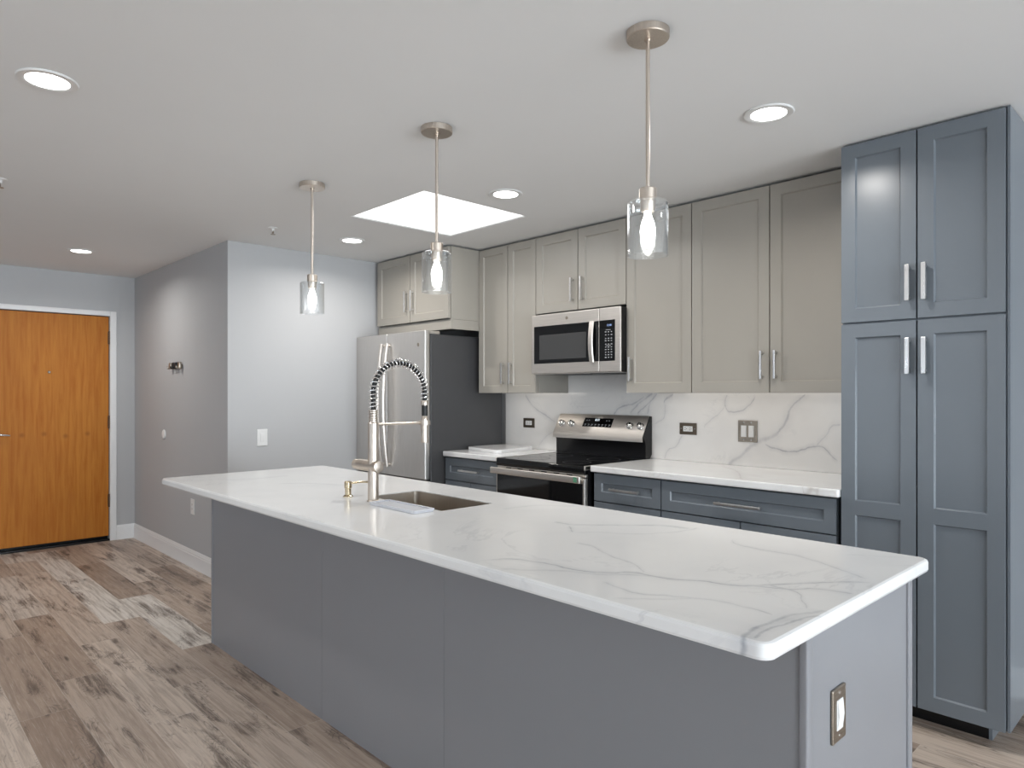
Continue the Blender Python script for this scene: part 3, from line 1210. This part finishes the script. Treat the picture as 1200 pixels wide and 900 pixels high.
# ------------------------------------------------------------------ fridge
FX0, FX1, FD = -4.915, -3.990, 2.945
r = thing('refrigerator', 'stainless french-door refrigerator with charcoal sides by the back wall', 'refrigerator', ((FX0 + FX1) / 2, 3.33, 0))
m = M(r)
m.box(FX0 + .004, FX1 - .004, 2.998, 3.70, .03, 1.782, .004)
m.box(FX0 + .02, FX1 - .02, 3.02, 3.68, 0, .03)
m.build('body', CHAR, r, 'charcoal grey side and top')
FS = -4.478
for x0, x1, side in ((FX0, FS - .002, 1), (FS + .002, FX1, -1)):
    m = M(r)
    m.box(x0, x1, FD, 2.990, .735, 1.806, .006, 3)
    d = m.build('door', STEELV, r)
    hx = x1 - .035 if side == 1 else x0 + .035
    pts = []
    for k in range(17):
        t = k / 16
        pts.append((hx, FD - .022 - .036 * math.sin(PI * t) ** .8, .80 + .93 * t))
    h = M(r)
    h.tube(pts, .015, 14)
    for z in (.815, 1.715):
        h.cyl((hx, FD - .026, z), .010, .027, 'y', 14)
    h.build('handle', STEEL, d, 'bowed stainless handle')
    if side == -1:
        h = M(r)
        h.lathe([(.010, 0), (.0135, 0), (.0135, .0015), (.010, .0015), (.010, 0)], (-4.07, FD - .0015, 1.705), 'y', 28)
        h.cyl((-4.07, FD - .001, 1.705), .010, .0012, 'y', 24)
        h.build('round_badge', PLATE, d, 'small round badge')
m = M(r)
m.box(FX0, FX1, FD, 2.990, .06, .725, .006, 3)
d = m.build('freezer_drawer', STEELV, r)
h = M(r)
h.tube([(FX0 + .06, FD - .03, .66), (FX0 + .2, FD - .055, .66), (FX1 - .2, FD - .055, .66), (FX1 - .06, FD - .03, .66)], .0115, 12)
for xx in (FX0 + .07, FX1 - .07):
    h.cyl((xx, FD - .034, .66), .010, .035, 'y', 14)
h.build('handle', STEEL, d, 'bowed stainless handle')
for x0, x1 in ((FX0 + .02, FX0 + .10), (FX1 - .085, FX1 - .012)):
    m = M(r)
    m.box(x0, x1, 2.992, 3.09, 1.783, 1.806, .004)
    m.build('hinge_cover', STEEL, r, 'hinge cap on the top')

# ------------------------------------------------------------------ range
RX0, RX1 = -3.372, -2.606
r = thing('range', 'stainless electric range with black glass cooktop and rear control panel', 'range', ((RX0 + RX1) / 2, 3.4, 0))
m = M(r)
m.box(RX0 + .004, RX1 - .004, 3.10, 3.70, .04, .905)
m.box(RX0 + .03, RX1 - .03, 3.14, 3.68, 0, .04)
m.build('body', BLACKP, r)
m = M(r)
m.box(RX0, RX1, 3.070, 3.66, .907, .930, .003)
m.box(RX0 + .002, RX1 - .002, 3.066, 3.085, .880, .928, .006, 3)
ck = m.build('cooktop', BLACKG, r, 'black glass cooktop')
for cx, cy_, rad in ((-3.17, 3.22, .105), (-2.80, 3.22, .085), (-3.17, 3.48, .08), (-2.80, 3.48, .105)):
    m = M(r)
    m.lathe([(rad, 0), (rad + .0025, 0), (rad + .0025, .0004), (rad, .0004), (rad, 0)], (cx, cy_, .9302), 'z', 48)
    m.build('burner_ring', CHAR, ck, 'grey burner outline')
for xx in (RX0, RX1 - .006):
    m = M(r)
    m.box(xx, xx + .006, 3.064, 3.64, .906, .9315, .001)
    m.build('side_trim', STEEL, ck, 'stainless edge strip')
m = M(r)
m.box(RX0 + .004, RX1 - .004, 3.078, 3.10, .862, .879, .002)
tv = m.build('vent_trim', STEEL, r, 'stainless trim with vent slots')
for k in range(6):
    x = RX0 + .09 + k * .105
    m = M(r)
    m.box(x, x + .045, 3.0765, 3.079, .868, .873)
    m.build('vent_slot', BLACKP, tv, 'black vent slot')
m = M(r)
m.box(RX0 + .004, RX1 - .004, 3.066, 3.10, .24, .858, .004)
dr = m.build('oven_door', STEEL, r)
m = M(r)
m.box(RX0 + .016, RX1 - .016, 3.062, 3.068, .30, .826, .002)
m.build('oven_glass', BLACKG, dr, 'black glass front')
m = M(r)
m.box(RX0 + .0, RX1 + .004, 3.012, 3.028, .833, .874, .005, 3)
for xx in (RX0 + .02, RX1 - .05):
    m.box(xx, xx + .03, 3.02, 3.068, .84, .866, .003)
m.build('handle', STEEL, dr, 'flat stainless bar handle')
m = M(r)
m.box(RX1 - .042, RX1 - .016, 3.0112, 3.0124, .839, .869)
m.build('sticker', GREEN, dr, 'small green sticker')
m = M(r)
m.box(RX0 + .004, RX1 - .004, 3.070, 3.10, .06, .232, .004)
m.build('storage_drawer', STEEL, r)
# back guard: slanted stainless panel
GX0, GX1 = -3.377, -2.600
m = M(r)
m.prism([(3.655, .931), (3.7, .931), (3.724, .96), (3.724, 1.204), (3.703, 1.206), (3.63, 1.075), (3.655, 1.03)], GX0 + .004, GX1, 'x')
bg = m.build('back_guard', BLACKP, r, 'black lower back guard')
m = M(r)
q = [(3.7035, 1.2075), (3.6215, 1.072), (3.621, 1.042), (3.628, 1.042), (3.628, 1.071), (3.706, 1.2)]
m.prism(q, GX0, GX1 - .004, 'x')
cp = m.build('control_panel', STEEL, r, 'slanted stainless control panel')
# slanted local frame on the panel: origin bottom edge, s along slope
import mathutils
sl = Vector((0, 3.7035 - 3.6215, 1.2075 - 1.072))
slen = sl.length
sl.normalize()
nr = Vector((0, -sl.z, sl.y))


def panel_xf(x, s):
    o = Vector((x, 3.6215, 1.072)) + sl * s + nr * .0004
    return Matrix(((1, 0, 0, o.x), (0, -nr.y, sl.y, o.y), (0, -nr.z, sl.z, o.z), (0, 0, 0, 1)))


for kx in (-3.322, -3.232, -2.728, -2.644):
    m = M(r)
    xf = panel_xf(kx, slen * .50)
    m.lathe([(0, -.026), (.014, -.026), (.019, -.023), (.0195, -.006), (.024, -.004), (.024, 0), (0, 0)], (0, 0, 0), 'y', 28, xf=xf)
    m.box(-.003, .003, -.031, -.02, -.017, .017, .001, 1, xf=xf)
    m.build('knob', CHROME, cp, 'round burner knob')
m = M(r)
xf = panel_xf(-3.005, slen * .60)
m.box(-.125, .125, -.0015, .001, -.033, .036, .0005, 1, xf=xf)
m.build('display', BLACKG, cp, 'black touch display')
m = M(r)
for txt, x, z, s in (('8:31', -.008, .020, .024),):
    b = text_bm(txt, s)
    bmesh.ops.transform(b, matrix=xf @ Matrix.Translation((x, -.0022, z)), verts=b.verts)
    m.add(b)
m.build('clock_digits', DIGIT, cp, 'pale lit clock digits')
m = M(r)
for k in range(8):
    x = -.108 + k * .030
    m.box(x, x + .014, -.0024, -.0014, -.019, -.013, xf=xf)
    m.box(x + .002, x + .010, -.0024, -.0014, -.027, -.024, xf=xf)
for x in (-.105, -.085, .068, .09):
    m.box(x, x + .011, -.0024, -.0014, .013, .019, xf=xf)
m.build('printed_legends', INK, cp, 'grey printed legends')

# ------------------------------------------------------------------ microwave
MX0, MX1, MF = -3.309, -2.556, 3.338
MZ0, MZ1 = 1.482, 1.880
r = thing('microwave', 'stainless over-the-range microwave mounted above the range', 'microwave', ((MX0 + MX1) / 2, 3.55, MZ0))
m = M(r)
m.box(MX0 + .006, MX1, MF + .0125, 3.726, MZ0, MZ1 - .001, .003)
m.build('body', BLACKP, r, 'black sides')
m = M(r)
m.box(-3.18, -2.95, 3.42, 3.55, MZ0 - .003, MZ0 + .001, .001)
m.box(-2.86, -2.66, 3.42, 3.55, MZ0 - .003, MZ0 + .001, .001)
m.build('grease_filters', CHAR, r)
SPX = -2.722
m = M(r)
m.box(MX0, SPX - .0015, MF, MF + .012, MZ0 + .004, MZ1, .004, 3)
md = m.build('door', STEEL, r)
m = M(r)
m.box(MX0, MX1 - .001, MF + .012, MF + .034, MZ0 - .001, MZ0 + .0035)
m.build('bottom_edge', STEEL, r)
m = M(r)
m.box(MX0 + .024, SPX - .003, MF - .0015, MF + .004, 1.552, 1.803, .002)
m.build('door_glass', BLACKG, md, 'black door glass')
m = M(r)
m.box(MX0 + .075, -2.825, MF - .0024, MF - .001, 1.578, 1.742, .0005)
m.build('viewing_mesh', SMOKE, md, 'smoked viewing window')
pts = []
for k in range(15):
    t = k / 14
    pts.append((t, 1.547 + .256 * t))
m = M(r)
b = bmesh.new()
rings = []
for t, z in pts:
    y = MF - .018 - .014 * math.sin(PI * t)
    x0, x1 = -2.790, -2.752
    rings.append([b.verts.new(c) for c in ((x0, y + .006, z), (x0 + .006, y, z), (x1 - .006, y, z), (x1, y + .006, z), (x1 - .004, y + .014, z), (x0 + .004, y + .014, z))])
for p, q in zip(rings, rings[1:]):
    for k in range(6):
        b.faces.new((p[k], p[(k + 1) % 6], q[(k + 1) % 6], q[k]))
b.faces.new(rings[0])
b.faces.new(rings[-1])
bmesh.ops.recalc_face_normals(b, faces=b.faces)
m.add(b)
for z in (1.556, 1.794):
    m.box(-2.780, -2.762, MF - .012, MF + .002, z - .008, z + .008)
m.build('handle', STEEL, md, 'bowed stainless handle')
m = M(r)
m.cyl((-2.99, MF - .001, 1.842), .011, .002, 'y', 24)
m.build('round_badge', PLATE, md, 'small round badge')
m = M(r)
m.box(SPX + .0015, MX1, MF, MF + .012, MZ0 + .004, MZ1, .004, 3)
mp = m.build('control_panel', STEEL, r)
m = M(r)
m.box(SPX + .003, -2.598, MF - .0015, MF + .003, 1.552, 1.803, .001)
m.build('keypad', BLACKG, mp, 'black glass keypad')
m = M(r)
b = text_bm('12:00', .017)
bmesh.ops.transform(b, matrix=Matrix.Translation((-2.642, MF - .002, 1.770)), verts=b.verts)
m.add(b)
m.build('display_digits', DIGITB, mp, 'bluish display digits')
m = M(r)
for row, z in enumerate((1.730, 1.712, 1.690, 1.676, 1.655, 1.637, 1.622, 1.606, 1.590, 1.574)):
    for c in range(3):
        x = -2.668 + c * .022
        wd = (.012, .010, .008)[(row + c) % 3]
        m.box(x - wd / 2, x + wd / 2, MF - .0024, MF - .0014, z - .003, z + .003)
m.box(-2.668, -2.63, MF - .0024, MF - .0014, 1.741, 1.744)
m.box(-2.668, -2.63, MF - .0024, MF - .0014, 1.645, 1.648)
m.build('printed_legends', INK, mp, 'grey printed legends')

# ------------------------------------------------------------------ wall plates


def wall_plate(name, label, cat, loc, rz, w, h, plate_mat, kind, group='outlets and switches', inner=None):
    """local frame: x right, z up, front at -y; loc at the plate centre on the wall"""
    r = thing(name, label, cat, loc, rz, group)
    m = M()
    m.box(-w / 2, w / 2, -.006, 0, -h / 2, h / 2, .003, 3)
    p = m.build('cover_plate', plate_mat, r)
    inner = inner or WHITEP
    if kind == 'outlet_h':
        m = M()
        m.box(-.033, .033, -.008, -.004, -.0165, .0165, .002)
        m.build('receptacle', inner, r, 'white receptacle')
        m = M()
        for cx in (-.017, .017):
            for dz in (-.006, .006):
                m.box(cx - .006, cx + .002, -.0085, -.0078, dz - .0012, dz + .0012)
            m.cyl((cx + .008, -.0085, 0), .0022, .001, 'y', 12)
        m.build('slots', BLACKP, p, 'dark slots')
    elif kind == 'outlet_v':
        m = M()
        m.box(-.0165, .0165, -.008, -.004, -.033, .033, .002)
        m.build('receptacle', inner, r)
        m = M()
        for cz_ in (-.017, .017):
            for dx in (-.006, .006):
                m.box(dx - .0012, dx + .0012, -.0085, -.0078, cz_ - .002, cz_ + .006)
            m.cyl((0, -.0085, cz_ - .008), .0022, .001, 'y', 12)
        m.build('slots', BLACKP, p, 'dark slots')
    else:
        n = 2 if kind == 'rocker2' else 1
        for k in range(n):
            cx = (k - (n - 1) / 2) * .046
            m = M()
            m.box(cx - .0165, cx + .0165, -.0075, -.004, -.033, .033, .001)
            m.prism([(-.0075, -.030), (-.011, .0), (-.0085, .030), (-.006, .030), (-.006, -.030)], cx - .014, cx + .014, 'x')
            m.build('rocker', inner, r, 'white rocker')
    if kind == 'outlet_h':
        scs = ((-w / 2 + .012, 0), (w / 2 - .012, 0))
    elif kind == 'rocker2':
        scs = ((-.023, -h / 2 + .012), (.023, -h / 2 + .012), (-.023, h / 2 - .012), (.023, h / 2 - .012))
    else:
        scs = ((0, -h / 2 + .012), (0, h / 2 - .012))
    for sx_, sz_ in scs:
        m = M()
        m.lathe([(0, -.0015), (.003, -.001), (.0035, 0), (0, 0)], (sx_, -.006, sz_), 'y', 14)
        m.build('screw', plate_mat if plate_mat is WHITEP else CHROME, p)
    return r


wall_plate('wall_outlet', 'bronze horizontal outlet on the backsplash left of the range', 'outlet', (-3.721, 3.728, 1.129), 0, .118, .072, BRONZE, 'outlet_h')
wall_plate('wall_outlet', 'bronze horizontal outlet on the backsplash just right of the range', 'outlet', (-2.334, 3.728, 1.135), 0, .120, .072, BRONZE, 'outlet_h')
wall_plate('light_switch', 'nickel double rocker switch on the backsplash near the pantry', 'light switch', (-1.942, 3.728, 1.135), 0, .118, .124, PLATE, 'rocker2')
wall_plate('light_switch', 'white rocker switch plate on the wall beside the fridge', 'light switch', (XB + .0005, 2.162, 1.031), PI / 2, .078, .122, WHITEP, 'rocker')
wall_plate('wall_outlet', 'white outlet low on the hall wall near the island', 'outlet', (-5.605, YH - .0005, .472), 0, .076, .12, WHITEP, 'outlet_v')
wall_plate('wall_outlet', 'nickel outlet plate with white insert on the island end panel', 'outlet', (IX1 - .0035, 1.568, .648), PI / 2, .072, .118, PLATE, 'rocker')

# round cover on the hall wall
m = M((-6.295, YH, 1.006))
m.lathe([(0, -.012), (.030, -.012), (.038, -.008), (.040, 0), (0, 0)], (-6.295, YH - .0005, 1.006), 'y', 32)
tag(m.build('round_cover', WHITEP), 'small round white fitting on the hall wall below the bracket', 'wall cover')
# unclear wall fitting, built as a simple bracket
r = thing('wall_bracket', 'small black and grey metal bracket fixed to the hall wall', 'bracket', (-5.97, YH - .0005, 1.575))
m = M(r)
m.box(-6.095, -5.845, YH - .012, YH - .0005, 1.560, 1.590, .003)
m.build('back_plate', PLATE, r)
for cx, mt in ((-6.07, PLATE), (-5.99, RUBBER), (-5.935, RUBBER), (-5.855, PLATE)):
    m = M(r)
    m.box(cx - .022, cx + .022, YH - .030, YH - .010, 1.552, 1.606, .005)
    m.tube([(cx, YH - .028, 1.566), (cx, YH - .040, 1.555), (cx, YH - .046, 1.562), (cx, YH - .046, 1.575)], .004, 10)
    m.build('clip', mt, r)

# ------------------------------------------------------------------ ceiling fixtures


def downlight(loc, label):
    r = thing('recessed_light', label, 'ceiling light', loc, 0, 'recessed ceiling lights')
    m = M()
    m.lathe([(.068, .0), (.092, .0), (.094, -.003), (.090, -.006), (.074, -.007), (.066, -.004), (.068, 0)], (0, 0, 0), 'z', 48)
    m.build('trim_ring', WHITEP, r, 'white trim ring')
    m = M()
    m.lathe([(0, -.0045), (.067, -.0042), (.067, -.001), (0, -.001)], (0, 0, 0), 'z', 48)
    m.build('lens', LENS, r, 'lit white lens')
    l = bpy.data.lights.new('downlight_lamp', 'AREA')
    l.shape = 'DISK'
    l.size = .13
    l.energy = CAN_W
    l.spread = math.radians(160)
    l.color = (1, .965, .92)
    o = bpy.data.objects.new('downlight_lamp', l)
    o.location = (0, 0, -.012)
    COL.objects.link(o)
    o.parent = r
    return r


d0 = downlight((-2.837, .485, H), 'round recessed ceiling light nearest the camera, left of the pendants')
for loc, lb in (((-1.248, 2.560, H), 'round recessed ceiling light near the tall blue pantry'),
                ((-2.736, 2.560, H), 'round recessed ceiling light beside the right corner of the skylight'),
                ((-4.315, 2.550, H), 'round recessed ceiling light nearest the fridge top cabinet'),
                ((-6.054, 1.249, H), 'round recessed ceiling light in the hall before the entrance door')):
    dup(d0, loc, lb)


def pendant(loc, label):
    r = thing('pendant_light', label, 'pendant light', loc, 0, 'pendants over the island')
    m = M()
    m.lathe([(0, 0), (.064, 0), (.064, -.020), (.062, -.023), (0, -.024)], (0, 0, 0), 'z', 48)
    m.cyl((0, 0, -.032), .010, .010, 'z', 20)
    m.build('canopy', NICKEL, r)
    m = M()
    m.cyl((0, 0, -.475), .0062, .452, 'z', 20)
    m.build('rod', NICKEL, r)
    m = M()
    m.lathe([(0, -.470), (.024, -.470), (.0255, -.472), (.0255, -.508), (.022, -.510), (.022, -.535), (.019, -.54), (0, -.54)], (0, 0, 0), 'z', 36)
    m.build('lamp_holder', NICKEL, r)
    m = M()
    zt, zb_, R = -.508, -.672, .061
    m.lathe([(.022, zt), (R - .008, zt), (R - .002, zt - .003), (R, zt - .009), (R, zb_ + .001), (R - .001, zb_), (R - .003, zb_ + .001), (R - .0032, zt - .009), (R - .006, zt - .005), (.022, zt - .0032), (.022, zt)], (0, 0, 0), 'z', 56)
    m.build('glass_shade', GLASS, r, 'clear glass cylinder shade')
    m = M()
    m.lathe([(0, -.540), (.010, -.540), (.012, -.552), (.020, -.575), (.0235, -.597), (.021, -.620), (.012, -.640), (.004, -.648), (0, -.649)], (0, 0, 0), 'z', 32)
    m.build('bulb', BULB, r, 'glowing bulb')
    return r


p0 = pendant((-1.217, 1.722, H), 'glass cylinder pendant nearest the pantry, largest of the three')
dup(p0, (-2.252, 1.722, H), 'middle glass cylinder pendant hanging in front of the skylight')
dup(p0, (-3.297, 1.715, H), 'farthest glass cylinder pendant, in front of the blank white wall')


def sprinkler(loc, label):
    r = thing('fire_sprinkler', label, 'sprinkler', loc, 0, 'ceiling fire sprinklers')
    m = M()
    m.lathe([(0, 0), (.030, 0), (.030, -.003), (.012, -.006), (.008, -.012), (.006, -.024), (0, -.024)], (0, 0, 0), 'z', 28)
    m.build('escutcheon', WHITEP, r)
    m = M()
    m.cyl((0, 0, -.036), .0035, .014, 'z', 12)
    for s in (-1, 1):
        m.tube([(s * .006, 0, -.02), (s * .012, 0, -.030), (s * .004, 0, -.042)], .002, 8)
    m.lathe([(0, -.042), (.015, -.042), (.016, -.044), (0, -.045)], (0, 0, 0), 'z', 20)
    m.build('deflector', PLATE, r, 'dark metal deflector')
    return r


s0 = sprinkler((-4.347, 1.984, H), 'tiny ceiling sprinkler left of the farthest pendant')
dup(s0, (-4.31, .535, H), 'ceiling sprinkler cut by the left edge of the frame')

# skylight
r = thing('skylight', 'bright white square skylight in the ceiling before the fridge', 'skylight', ((SKX0 + SKX1) / 2, (SKY0 + SKY1) / 2, H))
m = M(r)
t = .012
m.box(SKX0, SKX0 + t, SKY0, SKY1, H + .002, H + .10)
m.box(SKX1 - t, SKX1, SKY0, SKY1, H + .002, H + .10)
m.box(SKX0 + t, SKX1 - t, SKY0, SKY0 + t, H + .002, H + .10)
m.box(SKX0 + t, SKX1 - t, SKY1 - t, SKY1, H + .002, H + .10)
m.build('frame', WHITEP, r)
m = M(r)
m.box(SKX0 + t, SKX1 - t, SKY0 + t, SKY1 - t, H + .010, H + .016)
m.build('diffuser_panel', SKYL, r, 'glowing white diffuser')
a = area('skylight_lamp', (0, 0, .004), (0, 0, 0), SKX1 - SKX0 - .06, SKY1 - SKY0 - .06, SKY_W, (.97, .98, 1))
a.parent = r
